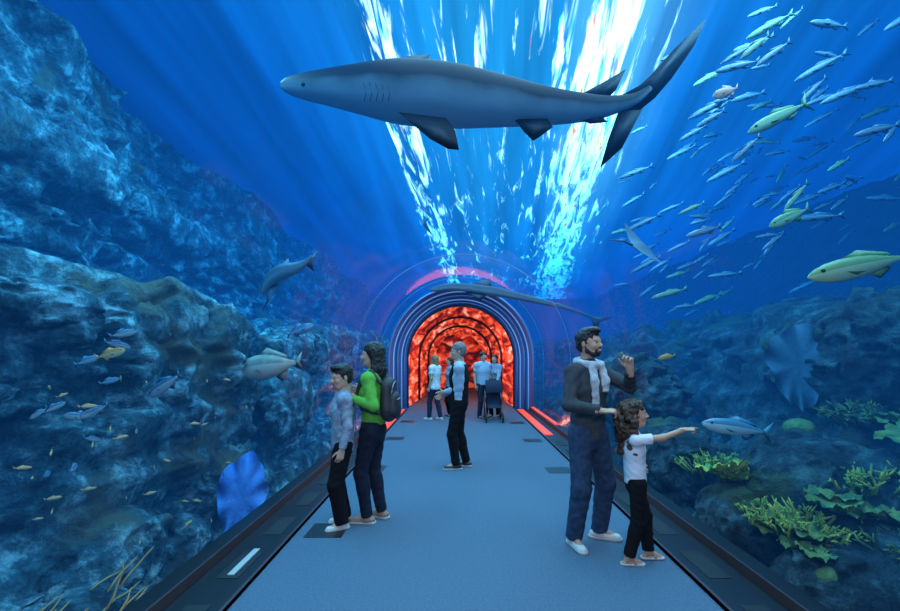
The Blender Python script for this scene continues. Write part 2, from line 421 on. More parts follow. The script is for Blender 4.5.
    s.cone((.088,0,.014),(.110,0,-.024),.008,.0125,.012)
    s.ell((.086,0,-.058),(.014,.024,.013),.012)
    s.cone((-.02,0,-.05),(-.035,0,-.22),.050,.054,.03)
    V,Q=s.mesh(); mb.add(hM(V),Q,0)
    if detail:
        s=SDF((.05,-.05,-.09),(.13,.05,-.03),.0035)
        s.ell((.093,0,-.0535),(.011,.025,.0055),.003); s.ell((.092,0,-.0645),(.011,.021,.0065),.003)
        V,Q=s.mesh(); mb.add(hM(V),Q,6)
        if o.get('smile'): mb.ball(hM([(.0985,0,-.059)])[0],A(.008,.021,.0055)*s_,10,R=Rz@RH)
        for q in (1,-1):
            mb.ball(hM([(.077,q*.031,.004)])[0],A(.012,.013,.0075)*hs*s_,7,R=Rz@RH)
            mb.ball(hM([(.0855,q*.031,.004)])[0],A(.0045,.006,.0065)*hs*s_,8,R=Rz@RH)
            mb.tube([hM([p])[0] for p in ((.093,q*.014,.020),(.092,q*.030,.026),(.078,q*.048,.021))],[.003*s_,.0038*s_,.002*s_],3,6)
    # hair
    st=o.get('hairstyle','short')
    if st!='bald':
        s=SDF((-.26,-.2,-.52),(.16,.2,.19),.0065 if detail else .012)
        g=.004 if st!='short' else 0
        s.ell((-.02,0,.048),(.106+g,.085+g,.090+g),.01)
        s.ell((-.03,0,-.01),(.088,.08,.08),.02)
        s.ell((.085,0,-.035),(.075,.085,.088),.012,sub=True)
        s.cone((.07,-.1,-.10),(.07,.1,-.10),.08,.08,.01,sub=True)
        for q in (1,-1):
            if st in('short','crop'): s.ell((.0,q*.09,-.05),(.045,.04,.045),.01,sub=True)
        if st in ('short','crop'):
            s.ell((-.06,0,-.13),(.09,.12,.06),.01,sub=True)
            if st=='short': s.ell((.045,.0,.105),(.055,.062,.034),.02)
        if st=='long':
            s.cone((-.065,0,.02),(-.10,0,-.15),.075,.07,.04,u=(1,0,0),f=.75)
            s.cone((-.10,0,-.15),(-.115,0,-.40),.078,.035,.04,u=(1,0,0),f=.55)
            for q in (1,-1):
                s.cone((-.03,q*.062,.03),(-.04,q*.078,-.14),.034,.034,.03); s.cone((-.04,q*.078,-.14),(-.06,q*.07,-.33),.034,.016,.03)
        if st=='bob':
            s.cone((-.05,0,.02),(-.06,0,-.13),.085,.07,.03)
        if st=='curly':
            r2=np.random.RandomState(3)
            for i in range(110):
                t=r2.rand(); a=(r2.rand()*2-1)*1.9
                z=.10-.44*t; w=.085+.058*math.sin(min(1,t*1.4)*math.pi*.8)
                x=-.02-abs(math.cos(a))*w*(1 if abs(a)<1.6 else -.2); y=math.sin(a)*w
                s.ell((x,y*(.95),z),.022+.014*r2.rand(),.009)
        s.lump(.006 if st!='curly' else .014,60 if st!='curly' else 45)
        V,Q=s.mesh(); mb.add(hM(V),Q,3)
    if o.get('beard'):
        s=SDF((-.05,-.1,-.16),(.14,.1,.02),.0045)
        s.ell((.05,0,-.09),(.045,.042,.030),.02)
        for q in (1,-1):
            s.cone((.0,q*.058,-.02),(.015,q*.053,-.065),.013,.016,.02); s.cone((.015,q*.050,-.065),(.055,q*.026,-.092),.019,.022,.02)
            s.cone((.098,q*.004,-.044),(.086,q*.028,-.057),.006,.005,.006); s.cone((.086,q*.03,-.055),(.08,q*.03,-.075),.007,.01,.008)
        s.ell((.1,0,-.060),(.022,.023,.011),.004,sub=True)
        V,Q=s.mesh(); mb.add(hM(V),Q,3)
    # hands
    for sd,key in ((1,'L'),(-1,'R')):
        fd=nrm(WR[sd]-EL[sd])
        dr=pose.get('d'+key); dr=dirL(dr) if dr is not None else fd
        nm=pose.get('n'+key); nm=dirL(nm) if nm is not None else A(.15,-sd,0)
        cu=pose.get('c'+key,(.35,.4,.45,.5))
        hand_sdf(mb,WR[sd],dr,nm,sd*pose.get('flip'+key,1),cu,0,hs**.3*.98,toM,.0045 if detail else .007,thumb=pose.get('th'+key,.5))
    ob=mb.build(name,mats)
    return dict(toM=toM,toL=toL,nb=nb,ch=ch,pel=pel,SH=SH,WR=WR,EL=EL,s=s_,R=Rz,obj=ob,u=u)

# bearded man
bm=person('bearded_man',(1.14,3.74),-66,1.85,dict(skin=SKIN2,top=SWEAT,pants=JEANS,hair=HAIRB,shoe=SHOEW,beard=True,smile=True,scarf=True,sleeve='long',pr=(.100,.080,.070),hem=-.06),
  dict(wL=P(630,370,3.44),eL=(1,-.1,-1.0),dL=(-.18,-.1,1),nL=(-.8,-.6,0),cL=(.20,.75,.9,1.0),thL=.9,
       wR=P(602,411,3.42),eR=(-.8,0,-.8),dR=(1,-.05,.02),nR=(0,.25,-1),cR=(.15,.35,.55,.7),
       fL=(-.05,.17),tL=45,fR=(-.02,-.13),tR=-12,head=(16,2),lean=(.0,.0),twist=8))
# girl
person('girl',(1.42,3.42),-8,1.22,dict(skin=SKIN2,top=WHITE,pants=BLACK,hair=HAIRBR,shoe=BROWNL,hairstyle='curly',sleeve='short',pr=(.10,.082,.066),sandal=True,inf=.02,pend=.96),
  dict(wR=(1.73,3.27,1.075),eR=(0,-.3,-1),dR=(1,-.05,.06),nR=(0,.2,-1),cR=(.05,1.0,1.2,1.3),thR=.8,
       wL=(1.50,3.62,.72),fL=(.17,.09),fR=(-.10,-.09),tR=5,tL=5,head=(-8,4),lean=(-.03,0)),hs=1.3,fem=False,build=.98,h=.012)
# woman
wm=person('woman',(-.83,4.27),166,1.74,dict(skin=SKIN,top=GREEN,pants=DJEANS,hair=HAIRB,shoe=BROWNL,hairstyle='long',sleeve='long',pr=(.098,.07,.056),hem=.03),
  dict(wL=P(351,398,4.10),eL=(.35,-.4,-1),dL=(-.6,.1,-.75),nL=(-.3,.9,0),wR=(-.98,4.5,1.25),eR=(.3,.4,-1),fL=(.03,.09),fR=(-.05,-.09),head=(14,0)),fem=True)
# backpack
b=SDF((-.42,-.22,.98),(.22,.22,1.60),.009); n0=wm['nb']
b.cone(A(-.175,0,1.15),A(-.17,0,1.36),.135,.12,.03,u=A(1,0,0),f=.62)
b.cone(A(-.25,0,1.14),A(-.24,0,1.24),.09,.085,.015,u=A(1,0,0),f=.5)
for sd in (1,-1):
    pts=[A(-.12,sd*.10,1.42),A(-.03,sd*.12,1.535),A(.08,sd*.12,1.44),A(.125,sd*.125,1.30),A(.04,sd*.17,1.16),A(-.11,sd*.12,1.12)]
    for a_,b_ in zip(pts[:-1],pts[1:]): b.cone(a_,b_,.020,.020,.01)
b.cone(A(-.13,-.03,1.46),A(-.13,.03,1.46),.012,.012,.005)
V,Q=b.mesh(); m=MB(); m.add(wm['toM'](V),Q,0)
def tl(*p): return wm['toM'](A(*p))
m.tube([tl(-.295,y,1.27-.03*abs(y)*8) for y in (-.08,0,.08)],.004,1); m.tube([tl(-.245,.11*math.sin(a),1.30+.13*math.cos(a)) for a in np.linspace(-1.9,1.9,9)],.004,1)
m.build('backpack',[mat('backpack_nylon',(.018,.018,.022),.55,col2=(.035,.035,.045),nscale=12,bump=.3,bscale=60),mat('zip_metal',(.4,.4,.42),.3,1)])
# boy
person('boy',(-1.10,4.14),200,1.50,dict(skin=SKIN,top=GREY,pants=BLACK,hair=HAIRB,shoe=SHOEW,hairstyle='short',sleeve='long',pr=(.104,.09,.08),inf=.03,hem=-.08,extra=WHITE),
  dict(head=(22,-8),fL=(.02,.10),fR=(-.03,-.09)),hs=1.14,h=.011)
# man with vest
person('man_in_vest',(.03,6.25),176,1.79,dict(skin=SKIN,top=LBLUE,pants=BLACK,hair=HAIRG,shoe=SHOEB,hairstyle='crop',sleeve='long',vest=True,extra=BLACK,inf=.02),
  dict(world=False,wL=(.21,.03,1.10),wR=(.24,-.03,1.06),eL=None,head=(12,-3),fL=(.04,.10),fR=(-.10,-.09)),h=.012,build=1.06)
# far visitors
person('woman_in_white_top',(-.56,10.8),150,1.6,dict(skin=SKIN,top=WHITE,pants=NAVY,hair=HAIRBL,shoe=SHOEW,hairstyle='bob',sleeve='short',inf=.03,hem=-.1),dict(fL=(.12,.09),fR=(-.14,-.09)),h=.02,fem=True,detail=False,build=1.1)
person('woman_in_grey_jacket',(-.18,11.3),200,1.55,dict(skin=SKIN,top=GREY,pants=BLACK,hair=HAIRBR,shoe=SHOEB,hairstyle='bob',sleeve='long',inf=.03),dict(),h=.02,fem=True,detail=False)
person('man_in_blue_shirt',(.66,11.0),-60,1.68,dict(skin=SKIN,top=LBLUE,pants=NAVY,hair=HAIRB,shoe=SHOEB,hairstyle='crop',sleeve='short',inf=.03),dict(),h=.02,detail=False,build=1.1)
person('woman_with_stroller',(.98,11.2),-110,1.62,dict(skin=SKIN,top=GREY,pants=BLACK,hair=HAIRB,shoe=SHOEB,hairstyle='bob',sleeve='long',inf=.03),dict(world=False,wL=(.35,.15,1.0),wR=(.35,-.15,1.0)),h=.02,detail=False,fem=True)
# stroller
m=MB()
for q in (-.2,.2):
    m.tube([(q,.42,1.0),(q,.1,.55),(q,-.32,.12)],.014,0); m.tube([(q,.28,.12),(q,.05,.45),(q,-.12,.62)],.014,0)
    for y in (-.32,.28):
        m.tube([(q+ .10*0,y+.10*math.cos(a),.12+.10*math.sin(a)) for a in np.linspace(0,2*math.pi,15)],.02,1,cap=False); m.tube([(q-.03,y,.12),(q+.03,y,.12)],.025,0)
m.tube([(-.2,.42,1.0),(.2,.42,1.0)],.018,1)
V=[];Fc=[]
prof=[(-.3,.35),(-.25,.42),(-.05,.40),(.05,.45),(.14,.70),(.18,.86)]
for (y,z) in prof:
    for x in (-.18,-.17,.17,.18): V.append((x,y,z+(.10 if abs(x)>.175 else 0)))
for i in range(len(prof)-1):
    for j in range(3): Fc.append((i*4+j,i*4+j+1,(i+1)*4+j+1,(i+1)*4+j))
m.add(V,Fc,2)
V=[];Fc=[]
for i,a in enumerate(np.linspace(0,1.7,8)):
    for j,b_ in enumerate(np.linspace(-.2,.2,5)): V.append((b_,.18-.36*math.sin(a)*.9,.72+.26*math.cos(a)+.03*math.cos(b_*7)))
for i in range(7):
    for j in range(4): Fc.append((i*5+j,i*5+j+1,i*5+j+6,i*5+j+5))
m.add(V,Fc,2)
m.build('stroller',[mat('stroller_frame',(.3,.3,.32),.3,1),SHOEB,NAVY],M=Matrix.Translation((.90,10.62,0)))

# ------------------------------------------------ fishes
def fishmesh(mb,C,D,L,hr=.13,wr=.06,top=0,bel=1,finm=0,roll=0,deep=0,tail=.16,seg=10,up=(0,0,1)):
    C=np.asarray(C,float); D=nrm(D); side=nrm(np.cross(D,A(*up))); U=np.cross(side,D)
    xs=np.array([.5,.475,.42,.33,.2,.05,-.1,-.22,-.32,-.38]); pr=np.array([.03,.28,.58,.85,1,.98,.78,.5,.25,.16])
    V=[];Fc=[];mi=[]
    for x,p_ in zip(xs,pr):
        for j in range(seg):
            a=2*math.pi*(j+.5)/seg
            V.append(C+D*x*L+side*math.cos(a)*p_*wr*L+U*math.sin(a)*p_*hr*L)
    n=len(xs)
    for i in range(n-1):
        for j in range(seg):
            Fc.append((i*seg+j,i*seg+(j+1)%seg,(i+1)*seg+(j+1)%seg,(i+1)*seg+j)); mi.append(top if math.sin(2*math.pi*(j+1)/seg)>.2 else bel)
    Fc.append(tuple(range(seg))); mi.append(bel); Fc.append(tuple((n-1)*seg+j for j in range(seg))); mi.append(top)
    mb.add(V,Fc,mi)
    q=lambda x,z,y=0:C+D*x*L+U*z*L+side*y*L
    mb.fin([q(-.36,.02),q(-.5,tail),q(-.44,0),q(-.5,-tail),q(-.36,-.02)],.004*L,finm)
    mb.fin([q(.18,hr*.95),q(.02,hr*1.5),q(-.25,hr*.75),q(-.28,hr*.3)],.004*L,finm)
    mb.fin([q(-.05,-hr*.9),q(-.14,-hr*1.4),q(-.27,-hr*.6),q(-.2,-hr*.4)],.004*L,finm)
    for sd in (1,-1):
        mb.fin([q(.22,-.01,sd*wr*.8),q(.08,-.05,sd*wr*2.0),q(.12,-.06,sd*wr*.9)],.003*L,finm)
    return q
SILT=mat('silver_fish_back',(.045,.14,.25),.4,.1); SILB=mat('silver_fish_belly',(.22,.38,.50),.35,.1)
YELT=mat('yellow_fish_back',(.18,.32,.14),.5); YELB=mat('yellow_fish_belly',(.40,.55,.33),.4); EYEM=mat('fish_eye',(.01,.01,.01),.1)
ORG=mat('orange_fish',(.50,.30,.10),.4); PINK=mat('pink_fish',(.8,.36,.30),.4)
SY=mat('greenish_fish_back',(.14,.27,.16),.5); SYB=mat('greenish_fish_belly',(.30,.46,.34),.4)
m=MB(); r=np.random.RandomState(5); cnt=0
while cnt<165:
    X=r.uniform(2.4,7.0);Y=r.uniform(3.0,10);Z=r.uniform(2.3,5.6)
    px=VX+F*X/Y; py=VY-F*(Z-EH)/Y
    if not(620<px<960 and -10<py<325): continue
    if py>80+ (900-px)*.9+60 and r.rand()<.75: continue
    if (px<690 and r.rand()<.6): continue
    L=r.uniform(.28,.58); a=r.normal(0,.25); t=2 if r.rand()<.12 else 0
    fishmesh(m,(X,Y,Z),(-.85,-.10+a,-.48+.24*r.normal()),L,.068,.042,top=t,bel=t+1,finm=t,tail=.09,seg=8); cnt+=1
m.build('silver_fish_school',[SILT,SILB,SY,SYB])
def onefish(name,px,py,Y,Lpx,ang,mats,hr=.14,yaw=0,wr=.06,tail=.16,flip=1):
    m=MB(); c=P(px,py,Y); L=Lpx*Y/F/max(.5,math.cos(math.radians(yaw)))
    a=math.radians(ang); D=A(math.cos(a)*math.cos(math.radians(yaw)),math.sin(math.radians(yaw)),math.sin(a))
    q=fishmesh(m,c,D,L,hr,wr,seg=14,tail=tail)
    for sd in (1,-1): m.ball(q(.38,.03,sd*wr*.62),L*.018,2)
    m.build(name,mats+[EYEM])
onefish('yellow_jack_fish',790,217,4.0,46,205,[YELT,YELB],.13)
onefish('yellow_jack_fish',779,117,3.9,70,207,[YELT,YELB],.09)
onefish('yellow_jack_fish',862,266,2.9,112,192,[YELT,YELB],.10)
onefish('pink_snapper_fish',726,92,4.3,28,200,[PINK,PINK],.18)
onefish('blue_trevally_fish',737,428,3.6,72,172,[mat('trevally_back',(.06,.22,.34),.35),mat('trevally_belly',(.25,.5,.6),.3)],.11)
onefish('orange_wrasse_fish',667,357,4.9,18,190,[ORG,ORG],.15)
onefish('orange_wrasse_fish',110,354,2.75,32,15,[ORG,YELB],.14)
GRM=[mat('grouper_back',(.22,.20,.18),.6,col2=(.35,.32,.28),nscale=14),mat('grouper_belly',(.5,.45,.40),.5)]
onefish('grouper_fish',271,366,5.3,66,188,GRM,.19,wr=.11)
onefish('grouper_fish',165,385,3.3,40,215,[SILT,SILB],.15,wr=.09)
onefish('grouper_fish',300,330,6.9,30,20,[SILT,SILB],.15,wr=.09)
m=MB(); r=np.random.RandomState(9)
for i in range(34):
    px=r.uniform(20,250); py=r.uniform(375,560)*1.0
    X=-2.12-r.rand()*.35; Y=X*F/(px-VX); Z=EH-(py-VY)*Y/F
    if Z<-.2: continue
    fishmesh(m,(X,Y,Z),(.5,.7*r.choice([-1,1]),.35*r.normal()),r.uniform(.05,.10),.13,.06,seg=8)
m.build('small_reef_fish_school',[ORG,mat('anthias_belly',(.5,.45,.3),.4)])
m=MB()
for i in range(20):
    px=r.uniform(30,330); py=r.uniform(330,480); X=-2.2-r.rand()*.55; Y=X*F/(px-VX); Z=EH-(py-VY)*Y/F
    if Z<.1: continue
    fishmesh(m,(X,Y,Z),(.4*r.choice([-1,1]),.7*r.choice([-1,1]),.3*r.normal()),r.uniform(.10,.20),.15,.06,seg=10)
m.build('grey_snapper_school',[SILT,mat('snapper_belly',(.22,.35,.42),.4)])

# sharks
def shark(name,spine,rad,Y,fins,tailp,mats,ysp=None,wf=.85,scale=1,eye=None,gills=None):
    m=MB(); pts=[P(x,y,Y+(ysp(x) if ysp else 0)) for x,y in spine]; rr=[q*Y/F for q in rad]
    seg=28; V=[];Fc=[];ct=[]
    T=np.linspace(0,len(pts)-1,len(pts)*4-3); P2=[];R2=[]
    for t in T:
        i=min(int(t),len(pts)-2); f=t-i; g=lambda k:pts[min(max(k,0),len(pts)-1)]; gr=lambda k:rr[min(max(k,0),len(rr)-1)]
        cr=lambda a,b,c,d:.5*((2*b)+(-a+c)*f+(2*a-5*b+4*c-d)*f*f+(-a+3*b-3*c+d)*f**3)
        P2.append(cr(g(i-1),g(i),g(i+1),g(i+2))); R2.append(max(.004,cr(gr(i-1),gr(i),gr(i+1),gr(i+2))))
    for i,p in enumerate(P2):
        t=nrm(P2[min(i+1,len(P2)-1)]-P2[max(i-1,0)]); sd=nrm(np.cross(t,A(0,.25,1))); up=np.cross(sd,t)
        if up[2]<0: up=-up
        for j in range(seg):
            a=2*math.pi*j/seg; zz=math.sin(a); ct.append(zz+.5*max(0,i/len(P2)-.45)); zz=zz if zz>0 else zz*.92
            V.append(p+sd*math.cos(a)*R2[i]*wf+up*zz*R2[i])
    for i in range(len(P2)-1):
        for j in range(seg):
            Fc.append((i*seg+j,i*seg+(j+1)%seg,(i+1)*seg+(j+1)%seg,(i+1)*seg+j))
    Fc.append(tuple(range(seg)))
    Fc.append(tuple((len(P2)-1)*seg+j for j in range(seg)))
    m.add(V,Fc,0); m.ct=np.array(ct,np.float32)
    for fo in fins: m.fin([P(x,y,Y+dy) for x,y,dy in fo],.02,0)
    if eye:
        c=P(eye[0],eye[1],Y-eye[2]); m.ball(c,.022,1)
    if gills:
        for gx in gills: m.tube([P(gx-3,82,Y-.25),P(gx,92,Y-.275),P(gx-2,102,Y-.26)],.003,1,6)
    m.build(name,mats+[EYEM])
SHT=countershade('shark_skin',(.009,.020,.040),(.26,.36,.47),-.78,-.12)
sp=[(281,86),(288,86),(305,87),(330,88),(360,90),(400,93),(450,97),(500,102),(550,107),(590,108),(615,105),(635,99),(650,88)]
rd=[3,8,13,18,24,31,31,25,18,13,9,6,3]
shark('shark',sp,rd,4.5,[
 [(388,66,.05),(408,56,.18),(430,54,.30),(428,62,.2),(440,68,.05)],
 [(398,112,-.2),(412,124,-.28),(430,139,-.38),(448,149,-.45),(459,150,-.45),(457,139,-.36),(455,130,-.3),(446,118,-.18)],
 [(398,112,.2),(425,122,.5),(448,128,.8),(455,118,.3),(446,112,.18)],
 [(515,120,-.08),(524,132,-.12),(533,141,-.14),(541,136,-.12),(553,127,-.1),(545,115,-.05)],
 [(575,97,0),(600,84,.02),(626,69,.04),(616,90,.02),(606,100,0)],
 [(575,117,0),(590,124,-.02),(608,122,-.02),(598,113,0)],
 [(612,100,0),(632,92,0),(650,76,0),(675,48,.03),(707,18,.06),(694,46,.05),(672,78,.02),(655,98,0),(640,110,0),(622,110,0)],
 [(620,107,0),(608,140,.03),(600,168,.05),(622,148,.03),(643,108,0)]],None,[SHT],wf=.9,eye=(303,84,.165),gills=(366,372,378,384,390))
SB=countershade('reef_shark_skin',(.04,.08,.14),(.14,.23,.32)); SB2=mat('ray_skin',(.05,.11,.18),.5); SBB=mat('ray_belly',(.15,.25,.35),.5)
shark('reef_shark',[(262,296),(264,290),(270,280),(282,272),(296,268),(306,262),(312,256)],[1,4,7,8,6,3,1.5],5.6,[
 [(274,272,0),(288,258,.05),(292,268,0)],[(270,284,0),(266,305,-.1),(262,312,-.1),(280,284,0)],[(305,264,0),(318,250,0),(312,262,0),(314,272,0)]],None,[SB])
shark('reef_shark',[(430,290),(436,289),(455,287),(490,291),(530,299),(570,309),(598,320)],[1,3,4,5,3.5,2,1],9.0,[
 [(470,285,0),(490,278,.1),(492,288,0)],[(465,292,0),(480,301,-.1),(488,294,0)],[(590,316,0),(612,318,0),(600,322,0),(596,334,0)]],None,[SB])
def ray(name,px,py,Y,span,R,mats):
    m=MB(); c=P(px,py,Y); V=[];Fc=[]; n=16;k=10
    for sgn in (1,-1):
        base=len(V)
        for i in range(n+1):
            t=i/n*2-1
            for j in range(k+1):
                v=j/k*2-1; w=(1-abs(t))**.8
                x=t*span*.5; y=(v*.5*w*span*.62)-abs(t)**1.4*span*.12
                z=span*(.10*abs(t)**1.6+sgn*.05*(1-abs(t))*(1-v*v)*(1.2-abs(t)))
                V.append(c+R@A(x,y,z))
        for i in range(n):
            for j in range(k):
                a=base+i*(k+1)+j; q=(a,a+1,a+k+2,a+k+1); Fc.append(q if sgn>0 else q[::-1])
    m.add(V,Fc,[0]*(n*k)+[1]*(n*k)); 
    m.tube([c+R@A(0,-span*.3,0),c+R@A(0,-span*.6,.02),c+R@A(.04,-span*1.0,.0)],[.02*span,.012*span,.004*span],0)
    m.build(name,mats)
ray('stingray',642,248,5.6,.8,rotz(-.9)@roty(.9),[SB2,SBB]); ray('stingray',425,224,8.0,.5,rotz(.2)@roty(1.2),[SB2,SBB])

# ------------------------------------------------ rocks
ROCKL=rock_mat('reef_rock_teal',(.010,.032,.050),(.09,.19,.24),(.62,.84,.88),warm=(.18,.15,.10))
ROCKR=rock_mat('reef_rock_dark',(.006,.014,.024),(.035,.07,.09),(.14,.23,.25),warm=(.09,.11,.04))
def sheet(name,prof,y0,y1,nu,nv,amp,outdir,sd,matl,yfun=None,terr=.3):
    prof=np.array(prof,float); seg=np.r_[0,np.cumsum(np.linalg.norm(np.diff(prof,axis=0),axis=1))]
    t=np.linspace(0,seg[-1],nu); X=np.interp(t,seg,prof[:,0]); Z=np.interp(t,seg,prof[:,1])
    tx=np.gradient(X);tz=np.gradient(Z); ln=np.hypot(tx,tz); nx,nz=-tz/ln*outdir,tx/ln*outdir
    for _ in range(6):
        nx=np.convolve(np.r_[nx[0],nx,nx[-1]],[.25,.5,.25],'valid'); nz=np.convolve(np.r_[nz[0],nz,nz[-1]],[.25,.5,.25],'valid')
    yy=y0+(y1-y0)*np.linspace(0,1,nv)**1.6
    Pm=np.zeros((nv,nu,3)); Pm[...,0]=X; Pm[...,1]=yy[:,None]; Pm[...,2]=Z
    if yfun: Pm=yfun(Pm)
    w=np.stack([vn(Pm*.5+5,sd+50),vn(Pm*.5+15,sd+51),vn(Pm*.5+25,sd+52)],-1)
    d=amp*(fbm(Pm*A(.55,.45,.7)+w*1.2,3,sd)-.5)*1.5+amp*.5*(fbm(Pm*A(1.3,1.0,1.9)+w,5,sd+9,True)-.6)
    d=d+1.0*steps(d+.5*(vn(Pm*.8,sd+70)-.5),1/.24,.72)         # faceted blocks
    q=Pm[...,2]*1.0+Pm[...,1]*.16+.8*vn(Pm*.6,sd+60)
    d+=terr*steps(q,1/.55,.6)*1.1                             # sloping strata
    d+=amp*.16*(fbm(Pm*3.2+w*1,5,sd+20,True)-.5)
    Pm[...,0]+=nx*d; Pm[...,2]+=nz*d
    idx=np.arange(nv*nu).reshape(nv,nu)
    Q=np.stack([idx[:-1,:-1],idx[:-1,1:],idx[1:,1:],idx[1:,:-1]],-1).reshape(-1,4)
    m=MB(); m.add(Pm.reshape(-1,3),Q,0); return m.build(name,[matl])
def yL(Pm):
    y=Pm[...,1]; z=Pm[...,2]
    k=np.clip((y-8)/14,0,1)     # shelf goes lower / recedes
    Pm[...,0]-=.35*np.sin(y*.9)*np.clip(z,0,1)+k*.3
    return Pm
sheet('reef_cliff_left',[(-2.35,-.9),(-2.65,-.5),(-3.05,-.1),(-3.15,.5),(-3.25,1.3),(-3.3,1.9),(-3.55,2.2),(-4.2,2.3),(-5.2,2.3),(-5.8,2.9),(-5.8,3.6),(-5.3,4.1),(-5.5,4.5),(-5.7,5.2),(-5.8,6.1)],.8,32,330,620,.72,1,3,ROCKL,yL)
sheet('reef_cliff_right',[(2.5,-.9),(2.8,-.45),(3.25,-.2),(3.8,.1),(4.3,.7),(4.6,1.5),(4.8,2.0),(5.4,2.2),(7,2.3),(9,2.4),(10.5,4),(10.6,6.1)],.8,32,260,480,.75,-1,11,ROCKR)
import bmesh
def boulder(name,c,r,sd,matl,amp=.35,sub=5,rug=1):
    bm_=bmesh.new(); bmesh.ops.create_icosphere(bm_,subdivisions=sub,radius=1)
    V=np.array([v.co[:] for v in bm_.verts]); fs=[[v.index for v in f.verts] for f in bm_.faces]; bm_.free()
    r=A(*r); Pw=V*r; d=amp*(fbm(Pw*1.6+sd,4,sd)-.5)*2+amp*.6*(fbm(Pw*4+sd,4,sd+3,True)-.5)
    if rug: d=d+.9*steps(d+.3*(vn(Pw*2+sd,sd+7)-.5),1/.16,.65)+amp*.2*(fbm(Pw*7+sd,3,sd+5,True)-.5)
    Pw=V*r*(1+d[:,None]); Pw=Pw+A(*c)
    m=MB(); m.add(Pw,fs,0); m.build(name,[matl])
for i,(c,r) in enumerate([((-3.1,3.7,-.1),(.5,.6,.45)),((-3.5,4.7,1.95),(.6,1.0,.32)),((-2.95,5.3,.05),(.35,.6,.45)),((-3.7,3.5,2.05),(.6,.7,.26)),((-2.9,7.2,.8),(.35,.8,.6)),((-2.75,2.9,-.35),(.35,.6,.35)),((-3.3,8.6,1.7),(.6,1.3,.5)),((-2.85,4.3,-.3),(.3,.4,.3))]):
    boulder('reef_rock',c,r,i*3+1,ROCKL,sub=6)
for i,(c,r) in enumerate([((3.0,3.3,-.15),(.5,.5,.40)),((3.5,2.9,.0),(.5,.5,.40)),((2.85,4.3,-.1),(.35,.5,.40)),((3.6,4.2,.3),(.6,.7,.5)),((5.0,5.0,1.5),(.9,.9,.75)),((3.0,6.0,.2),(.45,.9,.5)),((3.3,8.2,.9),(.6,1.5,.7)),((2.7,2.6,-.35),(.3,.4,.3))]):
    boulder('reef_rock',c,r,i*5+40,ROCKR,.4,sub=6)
# corals
YC=mat('coral_yellow_green',(.58,.50,.10),.8,col2=(.20,.32,.08),nscale=9,bump=.8,bscale=30,spec=.2); OC=mat('coral_olive',(.24,.26,.07),.8,col2=(.07,.15,.07),nscale=10,bump=.8,bscale=30,spec=.2)
BC=mat('coral_blue',(.05,.18,.52),.7,col2=(.10,.28,.70),nscale=6,bump=.5,spec=.2); TAN=mat('sea_whip_orange',(.50,.24,.08),.7)
def staghorn(name,c,R,n,sd,matl,rr=.022,hgt=.3):
    m=MB(); r=np.random.RandomState(sd)
    for i in range(n):
        a=r.rand()*6.28; rad=R*math.sqrt(r.rand()); b0=A(*c)+A(math.cos(a)*rad,math.sin(a)*rad*1.2,-.3*(rad/R)**2*hgt)
        d=nrm(A(math.cos(a)*rad/R*.9,math.sin(a)*rad/R*.9,.8)); L=hgt*r.uniform(.6,1.1); p1=b0+d*L*.5+r.normal(0,.02,3); p2=b0+d*L+r.normal(0,.03,3)
        m.tube([b0-d*.1,p1,p2],[rr*1.2,rr,rr*.5],0,7); m.ball(p2,rr*.55,0,6,4)
        for k in range(4):
            e=nrm(d+r.normal(0,.8,3)); q=b0+d*L*r.uniform(.3,.9); m.tube([q,q+e*L*.35],[rr*.8,rr*.35],0,6)
    m.build(name,[matl])
def plate(name,c,R,sd,matl,tilt=(0,0),n=5):
    m=MB(); r=np.random.RandomState(sd)
    for k in range(n):
        cc=A(*c)+A(r.normal(0,R*.5),r.normal(0,R*.7),k*R*.11); V=[];Fc=[];nr,na=10,60; rk=R*r.uniform(.6,1); ph=r.rand()*6
        T=rotz(ph)@roty(r.normal(tilt[0],.2))
        for sgn in (0,1):
            for i in range(nr+1):
                for j in range(na):
                    a=2*math.pi*j/na; q=i/nr; rad=q*rk*(1+.16*math.sin(3*a+ph)+.08*math.sin(7*a+ph*2)+.05*math.sin(17*a))
                    V.append(cc+T@A(rad*math.cos(a),rad*math.sin(a),q*q*rk*.25+q*q*rk*(.10*math.sin(9*a+ph)+.05*math.sin(21*a))-sgn*.02*(1-q)-sgn*.006))
            o=sgn*(nr+1)*na
            for i in range(nr):
                for j in range(na):
                    f=(o+i*na+j,o+(i+1)*na+j,o+(i+1)*na+(j+1)%na,o+i*na+(j+1)%na); Fc.append(f if not sgn else f[::-1])
        m.add(V,Fc,0)
    m.build(name,[matl])
staghorn('staghorn_coral',(2.95,3.75,.22),.36,95,1,YC,.010,.14)
staghorn('staghorn_coral',(3.6,3.8,.55),.38,95,2,YC,.011,.14)
staghorn('staghorn_coral',(3.35,3.05,.26),.30,80,3,OC,.010,.13)
staghorn('staghorn_coral',(3.0,4.9,.36),.40,80,4,YC,.011,.15)
staghorn('staghorn_coral',(4.4,4.5,1.0),.40,80,14,OC,.012,.16)
plate('plate_coral',(3.25,3.45,.32),.24,5,OC,n=6); plate('plate_coral',(3.95,3.5,.42),.26,6,OC,n=6); plate('plate_coral',(2.9,4.4,.34),.24,7,YC,n=6); plate('plate_coral',(4.3,4.3,.9),.26,8,OC)
plate('plate_coral',(2.75,3.45,.12),.2,9,OC,n=5)
boulder('brain_coral',(2.72,3.15,.02),(.10,.10,.08),77,OC,.15,4,0); boulder('brain_coral',(3.9,4.9,.80),(.16,.16,.12),78,OC,.15,4,0)
